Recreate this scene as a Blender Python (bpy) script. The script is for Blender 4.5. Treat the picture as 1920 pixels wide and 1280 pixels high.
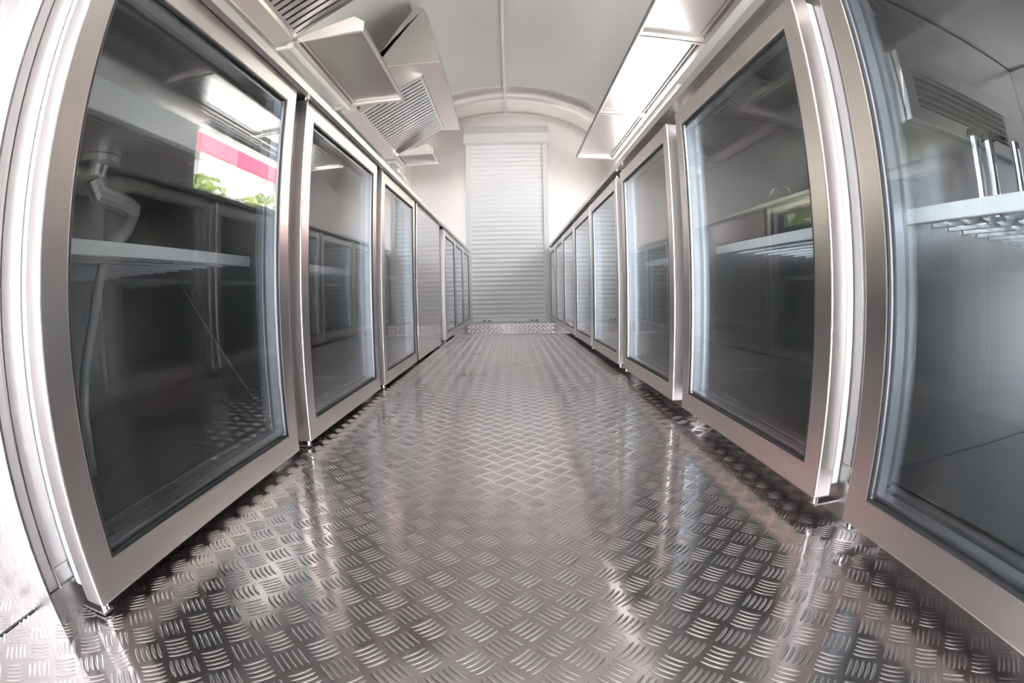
import bpy, bmesh, math, random
from mathutils import Vector, Matrix
random.seed(7)
for o in list(bpy.data.objects): bpy.data.objects.remove(o)
SC = bpy.context.scene
COL = SC.collection
PI = math.pi

# ------------------------------------------------------------------ camera, sky, light, exposure
cam = bpy.data.cameras.new('camera'); cam.type = 'PANO'
cs = cam if hasattr(cam, 'panorama_type') else cam.cycles
cs.panorama_type = 'FISHEYE_EQUISOLID'
cs.fisheye_lens = 17.835
cs.fisheye_fov = math.radians(200)
cam.sensor_width = 36.0; cam.sensor_fit = 'HORIZONTAL'
cam.clip_start = 0.01; cam.clip_end = 300
co = bpy.data.objects.new('camera', cam); COL.objects.link(co); SC.camera = co
pitch, yaw, roll = -.0945, -.0017, -.0163
cyw, syw, cp, sp = math.cos(yaw), math.sin(yaw), math.cos(pitch), math.sin(pitch)
fwd = Vector((-syw*cp, cyw*cp, sp)); rgt = Vector((cyw, syw, 0)); upv = rgt.cross(fwd)
cr, sr = math.cos(roll), math.sin(roll)
r2 = cr*rgt + sr*upv; u2 = -sr*rgt + cr*upv
co.matrix_world = Matrix(((r2.x, u2.x, -fwd.x, 0), (r2.y, u2.y, -fwd.y, 0), (r2.z, u2.z, -fwd.z, 0), (0, 0, 0, 1)))

W = bpy.data.worlds.new('sky'); SC.world = W; W.use_nodes = True
bg = W.node_tree.nodes['Background']
bg.inputs[0].default_value = (.90, .94, 1.0, 1); bg.inputs[1].default_value = 9.0

sl = bpy.data.lights.new('sun', 'SUN'); sl.energy = 130; sl.angle = .02; sl.color = (1, .985, .96)
so = bpy.data.objects.new('sun', sl); COL.objects.link(so)
so.rotation_euler = Vector((.30, -.22, -.93)).to_track_quat('-Z', 'Y').to_euler()
def portal(name, loc, rot, sx, sy):
    L = bpy.data.lights.new(name, 'AREA'); L.shape = 'RECTANGLE'; L.size = sx; L.size_y = sy
    L.cycles.is_portal = True
    o = bpy.data.objects.new(name, L); COL.objects.link(o); o.location = loc; o.rotation_euler = rot
portal('hatch_portal', (1.27, 4.25, 1.095), (0, PI/2, 0), .57, 2.3)      # faces into the room (-X)
portal('rear_portal', (-.505, -.86, .525), (PI/2, 0, 0), 1.51, 1.79)       # faces +Y
SC.view_settings.view_transform = 'Standard'; SC.view_settings.look = 'None'
SC.view_settings.gamma = 1; SC.view_settings.use_curve_mapping = False
SC.view_settings.exposure = 0.06
SC.cycles.max_bounces = 14; SC.cycles.glossy_bounces = 8; SC.cycles.diffuse_bounces = 5
SC.cycles.transparent_max_bounces = 24; SC.cycles.transmission_bounces = 8
SC.cycles.sample_clamp_indirect = 8
SC.cycles.use_denoising = True

# ------------------------------------------------------------------ materials
def nt(name):
    m = bpy.data.materials.new(name); m.use_nodes = True
    t = m.node_tree; return m, t, t.nodes['Principled BSDF']
def steel(name, col, rough, stretch=(60, 60, 4), bump=.02, metal=1.0, var=.06, space='Object'):
    m, t, b = nt(name)
    tc = t.nodes.new('ShaderNodeTexCoord'); mp = t.nodes.new('ShaderNodeMapping'); mp.inputs['Scale'].default_value = stretch
    n = t.nodes.new('ShaderNodeTexNoise'); n.inputs['Scale'].default_value = 6; n.inputs['Detail'].default_value = 4
    t.links.new(tc.outputs[space], mp.inputs[0]); t.links.new(mp.outputs[0], n.inputs['Vector'])
    r = t.nodes.new('ShaderNodeMapRange'); rv = .06 if bump else .01
    r.inputs['To Min'].default_value = rough-rv; r.inputs['To Max'].default_value = rough+rv
    t.links.new(n.outputs['Fac'], r.inputs['Value']); t.links.new(r.outputs[0], b.inputs['Roughness'])
    mx = t.nodes.new('ShaderNodeMix'); mx.data_type = 'RGBA'
    mx.inputs[6].default_value = tuple(c*(1-var) for c in col)+(1,); mx.inputs[7].default_value = tuple(min(1, c*(1+var)) for c in col)+(1,)
    t.links.new(n.outputs['Fac'], mx.inputs[0]); t.links.new(mx.outputs[2], b.inputs['Base Color'])
    b.inputs['Metallic'].default_value = metal
    if bump:
        bp = t.nodes.new('ShaderNodeBump'); bp.inputs['Strength'].default_value = bump; bp.inputs['Distance'].default_value = .01
        t.links.new(n.outputs['Fac'], bp.inputs['Height']); t.links.new(bp.outputs[0], b.inputs['Normal'])
    return m
def plain(name, col, rough=.5, metal=0, noise=0):
    m, t, b = nt(name)
    b.inputs['Roughness'].default_value = rough; b.inputs['Metallic'].default_value = metal
    n = t.nodes.new('ShaderNodeTexNoise'); n.inputs['Scale'].default_value = 18
    mx = t.nodes.new('ShaderNodeMix'); mx.data_type = 'RGBA'; v = noise or .03
    mx.inputs[6].default_value = tuple(c*(1-v) for c in col)+(1,); mx.inputs[7].default_value = tuple(min(1, c*(1+v)) for c in col)+(1,)
    t.links.new(n.outputs['Fac'], mx.inputs[0]); t.links.new(mx.outputs[2], b.inputs['Base Color'])
    return m
def glass_mat(name, tint, f0=.045):
    m = bpy.data.materials.new(name); m.use_nodes = True; t = m.node_tree; t.nodes.clear()
    out = t.nodes.new('ShaderNodeOutputMaterial')
    tr = t.nodes.new('ShaderNodeBsdfTransparent'); tr.inputs[0].default_value = tint
    gl = t.nodes.new('ShaderNodeBsdfGlossy'); gl.inputs['Roughness'].default_value = .006; gl.inputs[0].default_value = (1, 1, 1, 1)
    g = t.nodes.new('ShaderNodeNewGeometry')
    dot = t.nodes.new('ShaderNodeVectorMath'); dot.operation = 'DOT_PRODUCT'
    t.links.new(g.outputs['Incoming'], dot.inputs[0]); t.links.new(g.outputs['Normal'], dot.inputs[1])
    def mth(op, a, b=None):
        n = t.nodes.new('ShaderNodeMath'); n.operation = op; n.use_clamp = False
        for i, v in enumerate((a, b)):
            if v is None: continue
            if isinstance(v, (int, float)): n.inputs[i].default_value = v
            else: t.links.new(v, n.inputs[i])
        return n.outputs[0]
    c = mth('ABSOLUTE', dot.outputs['Value'])
    p = mth('POWER', mth('SUBTRACT', 1.0, c), 5.0)
    f = mth('ADD', mth('MULTIPLY', p, 1-f0), f0)
    mix = t.nodes.new('ShaderNodeMixShader')
    t.links.new(f, mix.inputs[0]); t.links.new(tr.outputs[0], mix.inputs[1]); t.links.new(gl.outputs[0], mix.inputs[2])
    t.links.new(mix.outputs[0], out.inputs[0])
    return m
M = dict(
    frame=steel('satin_door_steel', (.80, .76, .75), .31, (40, 40, 2), .01),
    side=steel('worktop_steel', (.82, .795, .785), .33, (30, 2, 30), .015),
    carcass=steel('carcass_shade_steel', (.50, .49, .49), .36, (30, 30, 3), .015),  # base colour darkened for the low light inside the closed cabinets
    inner=steel('cabinet_lining_shade_steel', (.30, .30, .31), .34, (3, 3, 3), 0),  # shade inside the cabinets put into the lining colour
    hood=steel('hood_steel', (.82, .785, .775), .32, (3, 30, 30), .015),
    endskin=steel('end_panel_steel', (.47, .465, .475), .28, (30, 30, 3), .01),
    mirror=steel('polished_door_steel', (.74, .70, .69), .13, (2, 2, 2), .02),
    midsteel=steel('reflection_flange_steel', (.56, .53, .52), .42, (3, 3, 3), 0),  # for the shape imitating the roof reflection, and the tray flanges
    shadedpanel=steel('shaded_panel_steel', (.36, .345, .338), .34, (3, 30, 30), .012),  # darker copy of the panel steel, dim reflections put into the colour
    tray=steel('polished_tray_steel', (.78, .77, .765), .27, (2, 2, 2), 0, var=.015),
    wall=steel('wall_steel', (.89, .85, .84), .34, (2, 2, 2), .015),
    endwall=steel('end_wall_steel', (.78, .74, .73), .50, (2, 2, 2), .015),
    panel=plain('ceiling_panel_white', (.90, .912, .895), .34),
    strip=plain('ceiling_strip_white', (.82, .81, .80), .4),
    shutter=plain('shutter_white_lacquer', (.93, .94, .945), .36),
    shutterbox=plain('shutter_box_white', (.82, .82, .81), .4),
    chrome=steel('bright_chrome', (.85, .85, .86), .12, (5, 5, 5), 0, var=.02),
    gasket=plain('black_rubber', (.02, .02, .022), .55),
    seal=plain('white_door_seal', (.86, .86, .88), .4),
    spacer=steel('glazing_spacer_aluminium', (.62, .65, .70), .3, (10, 10, 200), .02),
    glass=glass_mat('double_glazing', (.945, .96, .965, 1), .032),
    rack=steel('rack_wire_steel', (.68, .68, .69), .3, (5, 5, 5), 0),
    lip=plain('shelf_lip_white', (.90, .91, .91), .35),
    hose=plain('grey_drain_hose', (.55, .55, .53), .5),
    black=plain('black_plastic', (.03, .03, .032), .4),
    white=plain('white_plastic', (.80, .79, .77), .45),
    pave=plain('pale_paving', (.68, .66, .63), .8, 0, .12),
    plaster=plain('pale_plaster', (.78, .76, .74), .8),
    red=plain('red_fascia', (.62, .03, .07), .5),
    leaf=plain('leaf_green', (.27, .32, .12), .6, 0, .5),
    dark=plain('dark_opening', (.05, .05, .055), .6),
)
def floor_mat(name, col, rough):
    m, t, b = nt(name)
    tc = t.nodes.new('ShaderNodeTexCoord')
    n = t.nodes.new('ShaderNodeTexNoise'); n.inputs['Scale'].default_value = 3.0; n.inputs['Detail'].default_value = 6
    t.links.new(tc.outputs['Object'], n.inputs['Vector'])
    r = t.nodes.new('ShaderNodeMapRange'); r.inputs['From Min'].default_value = .3; r.inputs['From Max'].default_value = .7
    r.inputs['To Min'].default_value = rough-.05; r.inputs['To Max'].default_value = rough+.07
    t.links.new(n.outputs['Fac'], r.inputs['Value']); t.links.new(r.outputs[0], b.inputs['Roughness'])
    n2 = t.nodes.new('ShaderNodeTexNoise'); n2.inputs['Scale'].default_value = 60; n2.inputs['Detail'].default_value = 5
    t.links.new(tc.outputs['Object'], n2.inputs['Vector'])
    mx = t.nodes.new('ShaderNodeMix'); mx.data_type = 'RGBA'
    mx.inputs[6].default_value = tuple(c*.88 for c in col)+(1,); mx.inputs[7].default_value = tuple(c*1.1 for c in col)+(1,)
    t.links.new(n2.outputs['Fac'], mx.inputs[0]); t.links.new(mx.outputs[2], b.inputs['Base Color'])
    bp = t.nodes.new('ShaderNodeBump'); bp.inputs['Strength'].default_value = .012; bp.inputs['Distance'].default_value = .004
    t.links.new(n.outputs['Fac'], bp.inputs['Height']); t.links.new(bp.outputs[0], b.inputs['Normal'])
    b.inputs['Metallic'].default_value = 1
    return m
M['floor'] = floor_mat('tread_plate_base', (.60, .555, .555), .13)
M['bar'] = floor_mat('tread_plate_bars', (.70, .665, .665), .22)

# ------------------------------------------------------------------ helpers
def box(bm, x0, x1, y0, y1, z0, z1):
    if x0 > x1: x0, x1 = x1, x0
    v = [bm.verts.new((x, y, z)) for x in (x0, x1) for y in (y0, y1) for z in (z0, z1)]
    for f in ((0, 1, 3, 2), (4, 6, 7, 5), (0, 4, 5, 1), (2, 3, 7, 6), (0, 2, 6, 4), (1, 5, 7, 3)):
        bm.faces.new([v[i] for i in f])
def prism(bm, pts, axis, a, b):
    """polygon pts (2-D) extruded along axis from a to b. axis 'y': pts=(x,z); 'x': (y,z); 'z': (x,y)"""
    def P(p, t):
        return (p[0], t, p[1]) if axis == 'y' else (t, p[0], p[1]) if axis == 'x' else (p[0], p[1], t)
    A = [bm.verts.new(P(p, a)) for p in pts]; B = [bm.verts.new(P(p, b)) for p in pts]; n = len(pts)
    bm.faces.new(A); bm.faces.new(B[::-1])
    for i in range(n): bm.faces.new((A[i], B[i], B[(i+1) % n], A[(i+1) % n]))
def slab(bm, q, th):
    """quad q (4 points) thickened along its normal by th"""
    q = [Vector(p) for p in q]; n = (q[1]-q[0]).cross(q[3]-q[0]).normalized()*th
    A = [bm.verts.new(p) for p in q]; B = [bm.verts.new(p+n) for p in q]
    bm.faces.new(A[::-1]); bm.faces.new(B)
    for i in range(len(q)): bm.faces.new((A[i], A[(i+1) % len(q)], B[(i+1) % len(q)], B[i]))
def tube(bm, pts, r, seg=10, cap=True):
    pts = [Vector(p) for p in pts]; rings = []; up = None
    for i, p in enumerate(pts):
        d = (pts[min(i+1, len(pts)-1)]-pts[max(i-1, 0)]).normalized()
        if up is None: up = Vector((0, 0, 1)) if abs(d.z) < .9 else Vector((1, 0, 0))
        a = d.cross(up).normalized(); b = a.cross(d).normalized(); up = b
        rr = r[i] if isinstance(r, (list, tuple)) else r
        rings.append([bm.verts.new(p+rr*(math.cos(2*PI*k/seg)*a+math.sin(2*PI*k/seg)*b)) for k in range(seg)])
    for A, B in zip(rings, rings[1:]):
        for k in range(seg): bm.faces.new((A[k], A[(k+1) % seg], B[(k+1) % seg], B[k]))
    if cap: bm.faces.new(rings[0][::-1]); bm.faces.new(rings[-1])
def obj(name, bm, mat, parent=None, bevel=0, smooth=False, kind=None):
    bmesh.ops.recalc_face_normals(bm, faces=bm.faces)
    if bevel:
        bmesh.ops.remove_doubles(bm, verts=bm.verts, dist=1e-6)
    me = bpy.data.meshes.new(name); bm.to_mesh(me); bm.free()
    me.materials.append(M[mat] if isinstance(mat, str) else mat)
    o = bpy.data.objects.new(name, me); COL.objects.link(o)
    if parent: o.parent = parent; o.matrix_parent_inverse = parent.matrix_world.inverted()
    if smooth:
        for p in me.polygons: p.use_smooth = True
    if bevel:
        md = o.modifiers.new('bevel', 'BEVEL'); md.width = bevel; md.segments = 2; md.limit_method = 'ANGLE'; md.harden_normals = False
    if kind: o['kind'] = kind
    return o
def thing(name, label, cat, loc, group=None):
    o = bpy.data.objects.new(name, None); COL.objects.link(o); o.location = loc
    o.matrix_world = Matrix.Translation(loc); o.empty_display_size = .05
    o['label'] = label; o['category'] = cat
    if group: o['group'] = group
    return o
def tag(o, label, cat, group=None):
    o['label'] = label; o['category'] = cat
    if group: o['group'] = group
    return o
NB = bmesh.new

FZ = -.37            # floor level (camera at 0)
YE = 6.42            # end wall
YR = -.85            # open rear

# ------------------------------------------------------------------ setting: shell
PROF = [(1.26, 1.42), (1.25, 1.75), (1.19, 1.97), (1.06, 2.14), (.88, 2.262), (.66, 2.345), (.45, 2.402), (.22, 2.436), (0, 2.447)]
def catmull(P, n=5):
    out = []
    for i in range(len(P)-1):
        p0, p1, p2, p3 = P[max(i-1, 0)], P[i], P[i+1], P[min(i+2, len(P)-1)]
        for k in range(n):
            t = k/n
            out.append(tuple(.5*((2*b)+(c-a)*t+(2*a-5*b+4*c-d)*t*t+(3*b-a-3*c+d)*t**3) for a, b, c, d in zip(p0, p1, p2, p3)))
    out.append(P[-1]); return out
half = catmull(PROF)
ring = half + [(-x, z) for x, z in half[-2::-1]]
def shell(name, ring, y0, y1, mat, th=.03):
    bm = NB()
    n = len(ring); out = []
    for i, (x, z) in enumerate(ring):
        a = ring[max(i-1, 0)]; b = ring[min(i+1, n-1)]
        t = Vector((b[0]-a[0], b[1]-a[1])).normalized(); nn = Vector((t.y, -t.x))
        if nn.dot(Vector((x, z-.8))) < 0: nn = -nn
        out.append((x+nn.x*th, z+nn.y*th))
    ys = [y0, y1]
    A = [[bm.verts.new((x, y, z)) for x, z in ring] for y in ys]
    B = [[bm.verts.new((x, y, z)) for x, z in out] for y in ys]
    for i in range(n-1):
        bm.faces.new((A[0][i], A[0][i+1], A[1][i+1], A[1][i])); bm.faces.new((B[0][i], B[1][i], B[1][i+1], B[0][i+1]))
        for k in (0, 1): bm.faces.new((A[k][i], B[k][i], B[k][i+1], A[k][i+1]))
    for i in (0, n-1): bm.faces.new((A[0][i], A[1][i], B[1][i], B[0][i]))
    o = obj(name, bm, mat, kind='structure')
    for p in o.data.polygons: p.use_smooth = abs(p.normal.y) < .5
    return o
shell('ceiling', ring, YR, 5.56, 'panel')
shell('ceiling', [(x*.996, z-.004) for x, z in ring], 5.56, YE, 'wall')
bm = NB(); box(bm, -1.29, -1.26, YR, YE, FZ, 1.42)
obj('wall_left', bm, 'wall', kind='structure')
bm = NB()
for y0, y1, z0, z1 in ((YR, 3.1, FZ, 1.42), (5.4, YE, FZ, 1.42), (3.1, 5.4, FZ, .81), (3.1, 5.4, 1.38, 1.42)):
    box(bm, 1.26, 1.29, y0, y1, z0, z1)
obj('wall_right', bm, 'wall', kind='structure')
bm = NB()
pts = [(1.29, FZ-.25), (1.29, 1.42)] + [(x*1.02, z+.02) for x, z in ring] + [(-1.29, 1.42), (-1.29, FZ-.25)]
prism(bm, pts, 'y', YE, YE+.03)
obj('wall_back', bm, 'endwall', kind='structure')
# unseen wall added behind the camera to cut rear daylight, doorway sized for it
bm = NB()
top = [(x, z) for x, z in ring]
prism(bm, [(1.26, 1.42)] + top[1:-1] + [(-1.26, 1.42)], 'y', YR-.03, YR)
box(bm, .25, 1.26, YR-.03, YR, FZ, 1.4195)
obj('wall_rear_daylight_cut', bm, 'endwall', kind='structure')
# arched seam where the end wall meets the roof
bm = NB()
ar = [(-.66+1.32*i/20) for i in range(21)]
for a, b in zip(ar, ar[1:]):
    za, zb = 2.405-a*a*.21, 2.405-b*b*.21
    prism(bm, [(a, za), (b, zb), (b, zb-.012), (a, za-.012)], 'y', YE-.006, YE)
obj('trim_1', bm, 'wall', kind='structure')
bm = NB(); box(bm, -.046, -.016, YR, YE, 2.405, 2.432)
obj('trim_2', bm, 'strip', bevel=.004, kind='structure')
# hatch frame in the right wall
w1 = NB()
for y0, y1, z0, z1 in ((3.06, 5.44, .77, .81), (3.06, 5.44, 1.38, 1.42), (3.06, 3.10, .81, 1.38), (5.40, 5.44, .81, 1.38)):
    box(w1, 1.245, 1.30, y0, y1, z0, z1)
obj('window_1', w1, 'side', bevel=.003, kind='structure')

# ------------------------------------------------------------------ floor with tread bars
bm = NB(); box(bm, -1.26, 1.26, YR, 4.62, FZ-.04, FZ); box(bm, -1.26, -.56, 4.62, YE, FZ-.04, FZ); box(bm, .56, 1.26, 4.62, YE, FZ-.04, FZ); box(bm, -.56, .56, 4.62, YE, FZ-.22, FZ-.18); box(bm, -.60, -.56, 4.62, YE, FZ-.18, FZ-.04); box(bm, .56, .60, 4.62, YE, FZ-.18, FZ-.04); box(bm, -.56, .56, 4.58, 4.62, FZ-.18, FZ-.04)
floor = obj('floor', bm, 'floor', kind='structure')
def tread(riser=False):
    verts, faces = [], []
    px, py = .0562, .0575
    st = [(-.0152, .0006, 0), (-.0118, .0017, .0007), (-.005, .0022, .0010), (.005, .0022, .0010), (.0118, .0017, .0007), (.0152, .0006, 0)]
    c = math.sqrt(.5)
    def bar(x, y, dx, dy):
        b = len(verts)
        for u, w, h in st:
            for v, z in ((-w, 0), (0, h), (w, 0)):
                bow = .0012*(1-(u/.015)**2)
                verts.append((x+u*dx-(v-bow)*dy, y+u*dy+(v-bow)*dx, z))
        for i in range(5):
            for k in (0, 1):
                a = b+i*3+k; faces.append((a, a+3, a+4, a+1))
    j0, j1 = int((YR+.1-.666)/py), int((4.55-.666)/py)
    i0, i1 = int(-.9/px), int(1.75/px)
    if riser: j0, j1 = -11, -9
    for j in range(j0, j1+1):
        for i in range(-14, 30):
            for off, sgn in ((0, -1), (.5, 1)):
                x = -.351+(i+off)*px; y = .666+(j+off)*py
                xl = -1.2 if y < .29 else -.60
                if riser:
                    y = .018+(j+11+off)*py*.9
                    if abs(x) > .53: continue
                elif x < xl or x > .60: continue
                d = (c, sgn*c); n = (-d[1], d[0])
                for k in range(5):
                    t = (k-2)*.0076
                    bar(x+n[0]*t, y+n[1]*t, d[0], d[1])
    me = bpy.data.meshes.new('tread_bars'); me.from_pydata(verts, [], faces); me.materials.append(M['bar'])
    for p in me.polygons: p.use_smooth = True
    o = bpy.data.objects.new('tread_bars', me); COL.objects.link(o)
    o.parent = floor; o['kind'] = 'stuff'
    if riser: o.location = (0, 6.262, FZ-.155); o.rotation_euler = (PI/2, 0, 0)
    else: o.location = (0, 0, FZ+.0002)
    return o
tread()
bm = NB(); box(bm, -.56, .56, 6.263, 6.275, FZ-.18, FZ-.001); obj('step_riser', bm, 'floor', floor)
tread(True)
bm = NB(); box(bm, -.6305, -.6265, YR+.01, .296, FZ, FZ+.0014)
obj('floor_seam', bm, 'gasket', floor)

# ------------------------------------------------------------------ cabinets
T = .036
def side_of(s):  # door-plane distance, door bottom, door top
    return (.5044, -.353, .518) if s < 0 else (.4956, -.333, .538)
def frame(bm, x0, x1, y0, y1, z0, z1, w):
    """picture frame in the Y-Z plane: solid ring of width w"""
    o = [(y0, z0), (y1, z0), (y1, z1), (y0, z1)]; i = [(y0+w, z0+w), (y1-w, z0+w), (y1-w, z1-w), (y0+w, z1-w)]
    V = lambda x, ps: [bm.verts.new((x, a, b)) for a, b in ps]
    A, B, C, D = V(x0, o), V(x0, i), V(x1, o), V(x1, i)
    for k in range(4):
        n = (k+1) % 4
        bm.faces.new((A[k], A[n], B[n], B[k])); bm.faces.new((C[k], D[k], D[n], C[n]))
        bm.faces.new((A[k], C[k], C[n], A[n])); bm.faces.new((B[k], B[n], D[n], D[k]))
DEPTH = 1.20
def cabinet(s, u0, u1, d0, d1, label, solid=False, hinge='near', far=False, shelf=True, part0=True, part1=True):
    w, zb, zt = side_of(s)
    X = lambda d: s*(w+d)
    root = thing('glass_door_cabinet' if not solid else 'solid_door_cabinet', label, 'cabinet', (s*.85, (u0+u1)/2, FZ),
                 'under-counter cabinets below the extractor hoods' if s < 0 else 'under-counter cabinets in the all-glass row')
    ct = .531 if s < 0 else .5595
    # carcass: open-fronted box on a plinth
    b = NB(); f0, f1 = .054, .074
    box(b, X(f0), s*DEPTH, u0, u0+.022, zb+.03, ct)                     # side panels
    box(b, X(f0), s*DEPTH, u1-.022, u1, zb+.03, ct)
    box(b, s*(DEPTH-.02), s*DEPTH, u0+.022, u1-.022, zb+.03, ct)         # back
    box(b, X(f0), s*(DEPTH-.02), u0+.022, u1-.022, zb+.03, zb+.055)     # bottom
    box(b, X(f0), X(f1), u0+.022, d0+.03, zb+.055, ct)                # face frame stiles
    box(b, X(f0), X(f1), d1-.03, u1-.022, zb+.055, ct)
    box(b, X(f0), X(f1), d0+.03, d1-.03, zt-.035, ct)                 # top rail
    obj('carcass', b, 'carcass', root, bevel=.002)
    if s < 0 and u0 < .4:
        b = NB(); box(b, X(f0), s*DEPTH, u0-.004, u0-.0005, FZ, ct); obj('end_panel', b, 'endskin', root)
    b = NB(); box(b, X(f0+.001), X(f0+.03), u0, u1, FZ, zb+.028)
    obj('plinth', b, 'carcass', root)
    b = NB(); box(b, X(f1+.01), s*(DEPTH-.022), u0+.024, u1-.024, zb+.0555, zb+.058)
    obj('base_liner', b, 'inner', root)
    # door
    b = NB()
    if solid:
        box(b, X(0), X(T), d0, d1, zb, zt)
        dr = obj('door', b, 'mirror', root, bevel=.003)
    else:
        frame(b, X(0), X(T), d0, d1, zb, zt, .051)
        dr = obj('door', b, 'frame', root, bevel=.003)
        b = NB(); frame(b, X(.001), X(.006), d0+.0495, d1-.0495, zb+.0495, zt-.0495, .005)
        obj('glazing_gasket', b, 'gasket', dr)
        for k, dd in enumerate((.006, .029)):
            b = NB(); box(b, X(dd), X(dd+.004), d0+.051, d1-.051, zb+.051, zt-.051)
            obj('pane', b, 'glass', dr)
        b = NB(); frame(b, X(.0102), X(.0288), d0+.0515, d1-.0515, zb+.0515, zt-.0515, .011)
        obj('spacer_bar', b, 'spacer', dr)
    b = NB(); frame(b, X(T), X(.053), d0+.004, d1-.004, zb+.02, zt-.004, .016)
    obj('door_seal', b, 'seal', dr, bevel=.003)
    hy = d0+.012 if hinge == 'near' else d1-.012
    for z0, z1 in ((zb-.011, zb), (zt, zt+.011)):
        b = NB(); tube(b, [(X(.012), hy, z0), (X(.012), hy, z1)], .0065, 12)
        obj('hinge_pin', b, 'chrome', dr, smooth=False)
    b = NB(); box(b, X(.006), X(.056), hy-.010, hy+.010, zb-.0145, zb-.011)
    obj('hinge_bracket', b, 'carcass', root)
    # wire shelf
    if shelf and not solid:
        zs = .094 if s < 0 else .122
        b = NB(); box(b, X(.112), X(.124), u0+.026, u1-.026, zs-.008, zs+.016)
        sh = obj('shelf_lip', b, 'lip', root, bevel=.002)
        b = NB(); n = 11
        for k in range(n):
            xx = w+.15+(DEPTH-.05-w-.15)*k/(n-1)
            box(b, s*xx-.003, s*xx+.003, u0+.024, u1-.024, zs-.003, zs+.003)
        m_ = max(3, int((u1-u0)/.05))
        for k in range(m_):
            yy = u0+.05+(u1-u0-.1)*k/(m_-1)
            box(b, X(.124), s*(DEPTH-.03), yy-.002, yy+.002, zs+.003, zs+.007)
        rk = obj('wire_rack', b, 'rack', root); rk['kind'] = 'stuff'
    return root
LL = ['stainless glass-door cabinet with a sink drain and hose behind its glass',
      'glass-door cabinet next to the one with the sink drain behind its glass',
      'glass-door cabinet directly before the solid steel-door cabinet, on its nearer side',
      'cabinet with a plain solid steel door and no glass',
      'glass-door cabinet directly past the solid steel door, bright strip at its hinge edge',
      'middle one of the three glass-door cabinets past the solid steel door',
      'last glass-door cabinet past the solid steel door, against the roller shutter wall']
Ld = [(.35, 1.0725, 'near'), (1.1477, 1.8718, 'near'), (1.9516, 2.6697, 'near'), (2.7199, 3.6195, 'far'), (3.913, 4.655, 'near'), (4.69, 5.42, 'near'), (5.455, 6.26, 'near')]
Lu = [.301, 1.11, 1.912, 2.695, 3.77, 4.672, 5.437, 6.30]
Ldc = []
for i, (a, b_, h) in enumerate(Ld):
    Ldc.append(cabinet(-1, Lu[i], Lu[i+1], a, b_, LL[i], solid=(i == 3), hinge=h, shelf=True))
RL = ['stainless glass-door cabinet with upright steel tubes and a vent behind its glass',
      'glass-door cabinet with a broad white door seal, next to the one with steel tubes',
      'third cabinet in the all-glass row, counted from the one with steel tubes',
      'fourth cabinet in the all-glass row, counted from the one with steel tubes',
      'fifth cabinet in the all-glass row, fourth from its roller shutter end',
      'sixth cabinet in the all-glass row, third from its roller shutter end',
      'second to last cabinet in the all-glass row, near the roller shutter',
      'last narrow-looking cabinet in the all-glass row, beside the roller shutter']
Rd = [(-.146, .5726, 'far'), (.6606, 1.3874, 'near'), (1.4755, 2.1868, 'far'), (2.2831, 3.0471, 'near'), (3.0861, 3.86, 'near'), (3.90, 4.71, 'near'), (4.75, 5.50, 'near'), (5.56, 6.20, 'near')]
Ru = [-.19, .617, 1.432, 2.235, 3.067, 3.88, 4.73, 5.53, 6.30]
Rdc = []
for i, (a, b_, h) in enumerate(Rd):
    Rdc.append(cabinet(1, Ru[i], Ru[i+1], a, b_, RL[i], hinge=h))
# evaporator vent on the side panel of the nearest right cabinet
b = NB()
for x0, x1, z0, z1 in ((.66, 1.07, .40, .435), (.66, 1.07, .30, .328), (.66, .69, .328, .40), (1.03, 1.07, .328, .40)):
    box(b, x0, x1, .578, .5945, z0, z1)
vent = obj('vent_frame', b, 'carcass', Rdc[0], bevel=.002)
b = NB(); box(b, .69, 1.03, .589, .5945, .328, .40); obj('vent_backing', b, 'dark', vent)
for k in range(5):
    z = .334+k*.014
    b = NB(); slab(b, [(.69, .579, z), (1.03, .579, z), (1.03, .588, z+.009), (.69, .588, z+.009)], .0015)
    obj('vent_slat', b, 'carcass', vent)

# worktops
def worktop(s, y0, y1, xf, z0, z1, zs, label):
    b = NB()
    prof = [(s*xf, z0), (s*xf, z1-.004), (s*(xf+.004), z1), (s*1.255, z1), (s*1.255, zs), (s*(xf+.017), zs), (s*(xf+.017), z0)]
    prism(b, prof, 'y', y0, y1)
    return tag(obj('worktop', b, 'side', bevel=.0015), label, 'worktop')
worktop(-1, .29, 6.24, .485, .5135, .539, .532, 'long stainless worktop over the row with the solid steel door, thin folded lip')
worktop(1, -.2, 6.24, .485, .563, .592, .5635, 'long stainless worktop over the all-glass cabinet row, deeper front lip')

# ------------------------------------------------------------------ roller shutter on the end wall
sh = thing('roller_shutter', 'white roller shutter with box on top, closing the end wall', 'shutter', (-.03, YE-.05, FZ))
XL, XR = -.545, .50
b = NB(); prism(b, [(YE, 2.19), (YE-.105, 2.19), (YE-.165, 2.07), (YE-.165, 1.945), (YE, 1.945)], 'x', XL-.025, XR+.02)
obj('shutter_box', b, 'shutterbox', sh, bevel=.004)
for x0, x1 in ((XL, XL+.065), (XR-.065, XR)):
    b = NB(); box(b, x0, x1, YE-.07, YE, FZ, 1.945); obj('guide_rail', b, 'shutterbox', sh, bevel=.003)
nsl = 39; z0s = FZ+.055; pit = (1.96-z0s)/nsl
b = NB()
pr = []
for k in range(9):
    t = k/8; pr.append((YE-.028-.011*math.sin(PI*min(1, t*1.12)), t*pit*.93))
pr = pr + [(YE-.020, pit*.93), (YE-.020, pit), (YE-.012, pit), (YE-.012, 0)]
prism(b, pr, 'x', XL+.05, XR-.05)
s0 = obj('slat', b, 'shutter', sh); s0.location.z += z0s
for k in range(1, nsl):
    c = s0.copy(); COL.objects.link(c); c.location.z = s0.location.z+k*pit
b = NB(); box(b, XL+.05, XR-.05, YE-.045, YE-.012, FZ+.012, z0s)
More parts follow.
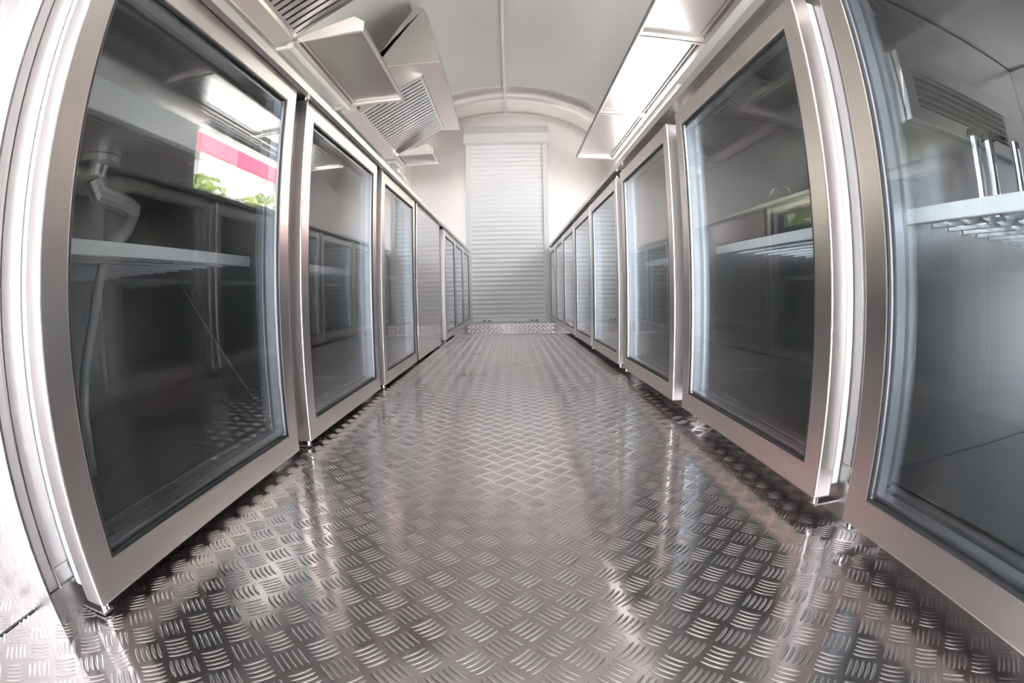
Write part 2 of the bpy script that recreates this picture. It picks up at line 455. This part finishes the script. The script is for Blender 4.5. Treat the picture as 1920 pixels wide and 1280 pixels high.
bb = obj('bottom_bar', b, 'shutter', sh, bevel=.003)
for x in (-.30, .30):
    b = NB(); box(b, x-.05, x+.05, YE-.052, YE-.045, FZ+.022, FZ+.042); lk = obj('latch', b, 'carcass', sh, bevel=.002)
    for a in (-.045, .012):
        b = NB(); box(b, x+a, x+a+.033, YE-.055, YE-.052, FZ+.026, FZ+.038); obj('latch_slot', b, 'black', lk)
b = NB(); box(b, -.545, .535, 6.255, YE-.072, FZ-.001, FZ+.010)
tag(obj('door_sill', b, 'strip', bevel=.002), 'pale metal sill strip on the step under the white roller shutter', 'sill')
b = NB(); box(b, -.352, .352, 4.585, 4.622, FZ+.0002, FZ+.005)
tag(obj('edge_strip', b, 'strip', bevel=.0015), 'bright metal strip across the floor edge before the step at the roller shutter', 'strip')

# ------------------------------------------------------------------ hoods and overhead trays, left
ZG, ZI = 1.40, 1.70
def hood(y0, y1, label, parts):
    r = thing('extractor_hood', label, 'hood', (-1.2, (y0+y1)/2, ZG))
    # canopy rim, topped by a shape added for the dark reflection in the roof
    b = NB()
    yi0, yi1 = y0+.20, y1+.03
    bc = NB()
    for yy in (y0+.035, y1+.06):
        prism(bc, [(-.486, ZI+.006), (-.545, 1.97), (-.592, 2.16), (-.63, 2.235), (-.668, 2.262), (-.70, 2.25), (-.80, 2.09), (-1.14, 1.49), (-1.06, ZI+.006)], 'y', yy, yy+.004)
    refl = [(-.488, ZI+.008), (-.545, 1.97), (-.592, 2.16), (-.63, 2.235), (-.668, 2.262), (-.70, 2.25), (-.80, 2.09), (-1.14, 1.49)]
    for p, q in zip(refl, refl[1:]):
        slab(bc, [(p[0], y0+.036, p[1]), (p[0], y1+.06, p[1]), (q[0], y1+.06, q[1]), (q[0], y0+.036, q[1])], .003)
    obj('roof_reflection', bc, 'midsteel', r)  # solid stand-in for a reflection in the glossy roof
    box(b, -.64, -.486, y0, y1+.10, ZI, ZI+.012)                          # inner rim
    box(b, -.486, -.484, y0, y1+.10, ZI-.006, ZI+.02)
    box(b, -1.06, -.64, y0, yi0, ZI, ZI+.012)                             # near rim
    box(b, -1.06, -.64, yi1, y1+.10, ZI, ZI+.012)
    obj('canopy', b, 'hood', r)
    for yy in (yi0-.004, yi1):
        b = NB(); prism(b, [(-.64, ZI), (-1.12, ZG+.02), (-1.12, 1.52), (-1.06, ZI)], 'y', yy, yy+.004)
        obj('end_plate', b, 'hood', r)
    b = NB()
    prism(b, [(-1.12, ZG+.035), (-1.12, ZG), (-1.235, ZG), (-1.235, ZG+.06), (-1.225, ZG+.06), (-1.225, ZG+.012), (-1.135, ZG+.012), (-1.135, ZG+.035)], 'y', yi0-.09, yi1-.02)
    box(b, -1.235, -1.12, yi0-.094, yi0-.09, ZG, ZG+.06); box(b, -1.235, -1.12, yi1-.02, yi1-.016, ZG, ZG+.06)
    obj('grease_gutter', b, 'hood', r, bevel=.002)
    # filters
    P0, P1 = Vector((-1.125, 0, ZG+.03)), Vector((-.645, 0, ZI))
    ax = (P1-P0).normalized(); nn = Vector((ax.z, 0, -ax.x))                # nn points down into the room
    if nn.z > 0: nn = -nn
    L = (P1-P0).length
    fy = yi0
    for fr, nsl in parts:
        fw = (yi1-yi0)*fr; a, c = fy+.004, fy+fw-.004; fy += fw
        b = NB()
        def strip(u0, u1, v0, v1, d0, d1):
            q = [P0+ax*u0+nn*d0, P0+ax*u1+nn*d0, P0+ax*u1+nn*d1, P0+ax*u0+nn*d1]
            prism(b, [(p.x, p.z) for p in q], 'y', v0, v1)
        strip(0, .022, a, c, -.02, .006); strip(L-.022, L, a, c, -.02, .006)
        strip(.022, L-.022, a, a+.008, -.02, .006); strip(.022, L-.022, c-.008, c, -.02, .006)
        fl = obj('baffle_filter', b, 'hood', r)
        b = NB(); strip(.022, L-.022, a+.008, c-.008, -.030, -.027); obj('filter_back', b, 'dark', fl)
        n = nsl
        pt = (c-a-.016)/n
        b = NB()
        def vee(y):
            q0 = P0+ax*.022; q1 = P0+ax*(L-.022)
            for (ya, da), (yb, db) in (((0, .004), (pt*.05, -.022)), ((0, .004), (pt*.66, .004)), ((pt*.66, .004), (pt*.71, -.022))):
                slab(b, [tuple(q0+nn*da+Vector((0, y+ya, 0))), tuple(q1+nn*da+Vector((0, y+ya, 0))), tuple(q1+nn*db+Vector((0, y+yb, 0))), tuple(q0+nn*db+Vector((0, y+yb, 0)))], .0012)
        vee(0)
        s0 = obj('baffle', b, 'hood', fl)
        s0.location.y += a+.008+.15*pt
        for j in range(1, n):
            cc = s0.copy(); COL.objects.link(cc); cc.location.y = s0.location.y+j*pt
    # small clips on the outer filter edge
    return r
hood(.55, 2.22, 'nearer extractor hood with ridged filters, high above the sink cabinet', ((.3333, 9), (.3333, 9), (.3333, 9)))
hood(3.36, 4.88, 'farther extractor hood with slanted ridged filters, toward the roller shutter', ((.62, 13), (.38, 10)))
def tray(s, y0, y1, xi, xo, label, gusset=False, name='overhead_tray'):
    r = thing(name, label, 'panel', (s*(xi+xo)/2, (y0+y1)/2, 1.40))
    b = NB(); box(b, s*xi, s*xo, y0, y1, 1.418, 1.424); obj('panel_sheet', b, 'tray' if s > 0 else 'shadedpanel', r)
    b = NB()
    box(b, s*xi, s*(xi+.012), y0, y1, 1.398, 1.432)
    box(b, s*(xo-.03), s*xo, y0, y1, 1.398, 1.432); box(b, s*(xo-.055), s*(xo-.048), y0, y1, 1.405, 1.418)
    box(b, s*(xi+.012), s*(xo-.03), y1-.045, y1, 1.398, 1.418)
    box(b, s*(xi+.012), s*(xo-.03), y0, y0+.02, 1.398, 1.418)
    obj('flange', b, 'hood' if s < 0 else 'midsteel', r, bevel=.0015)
    if gusset:
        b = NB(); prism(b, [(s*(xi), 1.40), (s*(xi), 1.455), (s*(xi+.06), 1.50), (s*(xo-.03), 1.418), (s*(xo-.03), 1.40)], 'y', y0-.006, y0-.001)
        g = obj('gusset_plate', b, 'shadedpanel', r)
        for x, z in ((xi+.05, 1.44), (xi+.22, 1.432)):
            b = NB(); tube(b, [(s*x, y0-.009, z), (s*x, y0-.006, z)], .005, 8); obj('rivet', b, 'chrome', g)
    return r
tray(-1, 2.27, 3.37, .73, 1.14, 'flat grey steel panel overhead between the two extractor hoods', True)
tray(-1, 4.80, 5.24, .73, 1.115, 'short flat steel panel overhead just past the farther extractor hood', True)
RT = [(-.30, 1.05, 'overhead steel panel high above the cabinet with steel tubes'),
      (1.05, 2.39, 'overhead steel panel next before the glaring white one, its inner half bright'),
      (2.39, 3.70, 'glaring white overhead steel panel, the brightest in the row of overhead panels'),
      (3.70, 5.09, 'overhead steel panel past the glaring white one, nearest the roller shutter')]
for y0, y1, l in RT: tray(1, y0+.003, y1-.003, .70, 1.10, l)
for s, y0, y1, x, z, l in ((-1, 2.3, 3.40, 1.165, 1.405, 'slim white rail along the wall beside the flat grey overhead panel'),
                           (-1, 5.02, 5.26, 1.165, 1.405, 'short white rail on the wall beside the panel past the farther hood'),
                           (1, 3.06, 5.20, 1.15, 1.405, 'round bright rail on the wall under the glaring white overhead panels')):
    b = NB(); tube(b, [(s*x, y0, z), (s*x, y1, z)], .022, 14)
    for yy in (y0+.02, y1-.02): box(b, s*(x+.01), s*1.258, yy-.012, yy+.012, z-.01, z+.008)
    tag(obj('wall_rail', b, 'strip', bevel=0), l, 'rail')

# ------------------------------------------------------------------ sink, drain, taps inside and on the left counter
sk = thing('sink', 'steel sink bowl with a drain, inside the first glass-door cabinet below the hoods', 'sink', (-.85, .68, .30))
b = NB()
x0, x1, y0, y1, z0, z1 = -.62, -1.06, .43, .98, .30, .5105
box(b, x0, x0-.006, y0, y1, z0, z1); box(b, x1+.006, x1, y0, y1, z0, z1)
box(b, x0-.006, x1+.006, y0, y0+.006, z0, z1); box(b, x0-.006, x1+.006, y1-.006, y1, z0, z1)
box(b, x0-.006, x1+.006, y0+.006, y1-.006, z0, z0+.006)
obj('bowl', b, 'tray', sk, bevel=.003)
b = NB(); box(b, x0+.018, x0, y0-.06, y1, .302, .358); obj('apron', b, 'lip', sk, bevel=.003)  # white colour stands in for light on the apron
b = NB(); tube(b, [(-.80, .69, .299), (-.80, .69, .285), (-.80, .69, .284), (-.80, .69, .262)], [.06, .06, .035, .03], 20)
tube(b, [(-.80, .69, .262), (-.80, .71, .235), (-.80, .80, .225), (-.80, .835, .21)], .022, 12)
obj('drain', b, 'hood', sk, smooth=False)
b = NB(); pts = [(-.80, .835, .21), (-.80, .815, .17), (-.79, .775, .145), (-.77, .72, .10), (-.76, .69, .055), (-.752, .665, -.01), (-.75, .628, -.10), (-.75, .61, -.175), (-.75, .605, -.285)]
tube(b, pts, [.018, .016, .016, .014, .011, .011, .011, .011, .011], 10)
obj('drain_hose', b, 'hose', sk, smooth=True)
b = NB(); pts = []
def tap(x, y, z, label, h=.30):
    b = NB()
    tube(b, [(x, y, z), (x, y, z+.02), (x, y, z+.021), (x, y, z+h)], [.028, .028, .014, .014], 14)
    arc = [(x+.10-.10*math.cos(a), y, z+h+.10*math.sin(a)) for a in [PI*k/10 for k in range(11)]]
    tube(b, arc, .013, 12)
    r = thing('tap', label, 'tap', (x, y, z)); obj('spout', b, 'chrome', r, smooth=True)
    b = NB(); tube(b, [(x, y+.014, z+.06), (x, y+.07, z+.075)], .008, 10); obj('lever', b, 'chrome', r, smooth=True)
tap(-1.08, 3.25, .539, 'chrome swan-neck tap on the worktop below the extractor hoods', .17)
b = NB(); box(b, -1.258, -1.17, 2.95, 3.55, .82, 1.17)
cb = tag(obj('control_box', b, 'white', bevel=.006), 'white box on the wall below the flat grey overhead panel', 'box')
b = NB(); box(b, -1.17, -1.166, 3.02, 3.20, .84, .875); obj('control_plate', b, 'carcass', cb)

# steel tubes with black caps standing on the shelf of the nearest right cabinet
k = 0
for (x, y, top, lab) in ((.80, .535, .29, 'tallest steel tube with a black cap, first in the row on the cabinet shelf'),
                    (.80, .50, .275, 'second steel tube, also black-capped, next to the tallest one on the shelf'),
                    (.84, .46, .262, 'third steel tube on the shelf, first one without a black cap'),
                    (.86, .425, .255, 'fourth steel tube on the shelf, second one without a black cap'),
                    (.87, .39, .25, 'last and shortest steel tube on the shelf, opposite end from the tallest')):
    r = thing('steel_tube', lab, 'tube', (x, y, .13), 'steel tubes on the cabinet shelf')
    b = NB(); tube(b, [(x, y, .1293), (x, y, top)], .011, 14); obj('tube_body', b, 'chrome', r, smooth=False)
    b = NB(); tube(b, [(x, y, top), (x, y, top+.012)], [.016, .014] if k < 2 else .0115, 14); obj('cap', b, 'black' if k < 2 else 'chrome', r)
    k += 1

# ------------------------------------------------------------------ outside, seen through the hatch and in the glass
bm = NB(); box(bm, -60, 60, -60, 60, -1.05, -1.0)
obj('ground', bm, 'pave', kind='structure')
bd = thing('pale_building', 'pale building with a red fascia, mirrored in the sink cabinet door', 'building', (9, 16, -1))
b = NB(); box(b, 8, 14, 7, 30, -1, 5.4); obj('wall', b, 'plaster', bd)
b = NB(); box(b, 7.9, 8, 7, 30, 4.6, 5.15); obj('fascia', b, 'red', bd)
hd = thing('hedge', 'green hedge outside, mirrored below the red fascia in the cabinet door', 'hedge', (6, 14, -1))
b = NB()
for _ in range(5200):
    x = 5.6+random.random()*.9; y = 6+random.random()*16; z = -1+(1-random.random()**2)*4.0*(.9+.1*math.sin(y*2.1))
    c = Vector((x, y, z)); a = Vector((random.uniform(-1, 1), random.uniform(-1, 1), random.uniform(-1, 1))).normalized()*.11
    d = a.cross(Vector((random.random(), random.random(), .3))).normalized()*.065
    b.faces.new([b.verts.new(c+a), b.verts.new(c+d), b.verts.new(c-a), b.verts.new(c-d)])
lf = obj('foliage', b, 'leaf', hd); lf['kind'] = 'stuff'
b = NB()
for k in range(12): tube(b, [(6.05, 6.6+k*1.35, -1), (6.05, 6.65+k*1.35, 1.6)], .03, 6)
obj('stems', b, 'hose', hd)
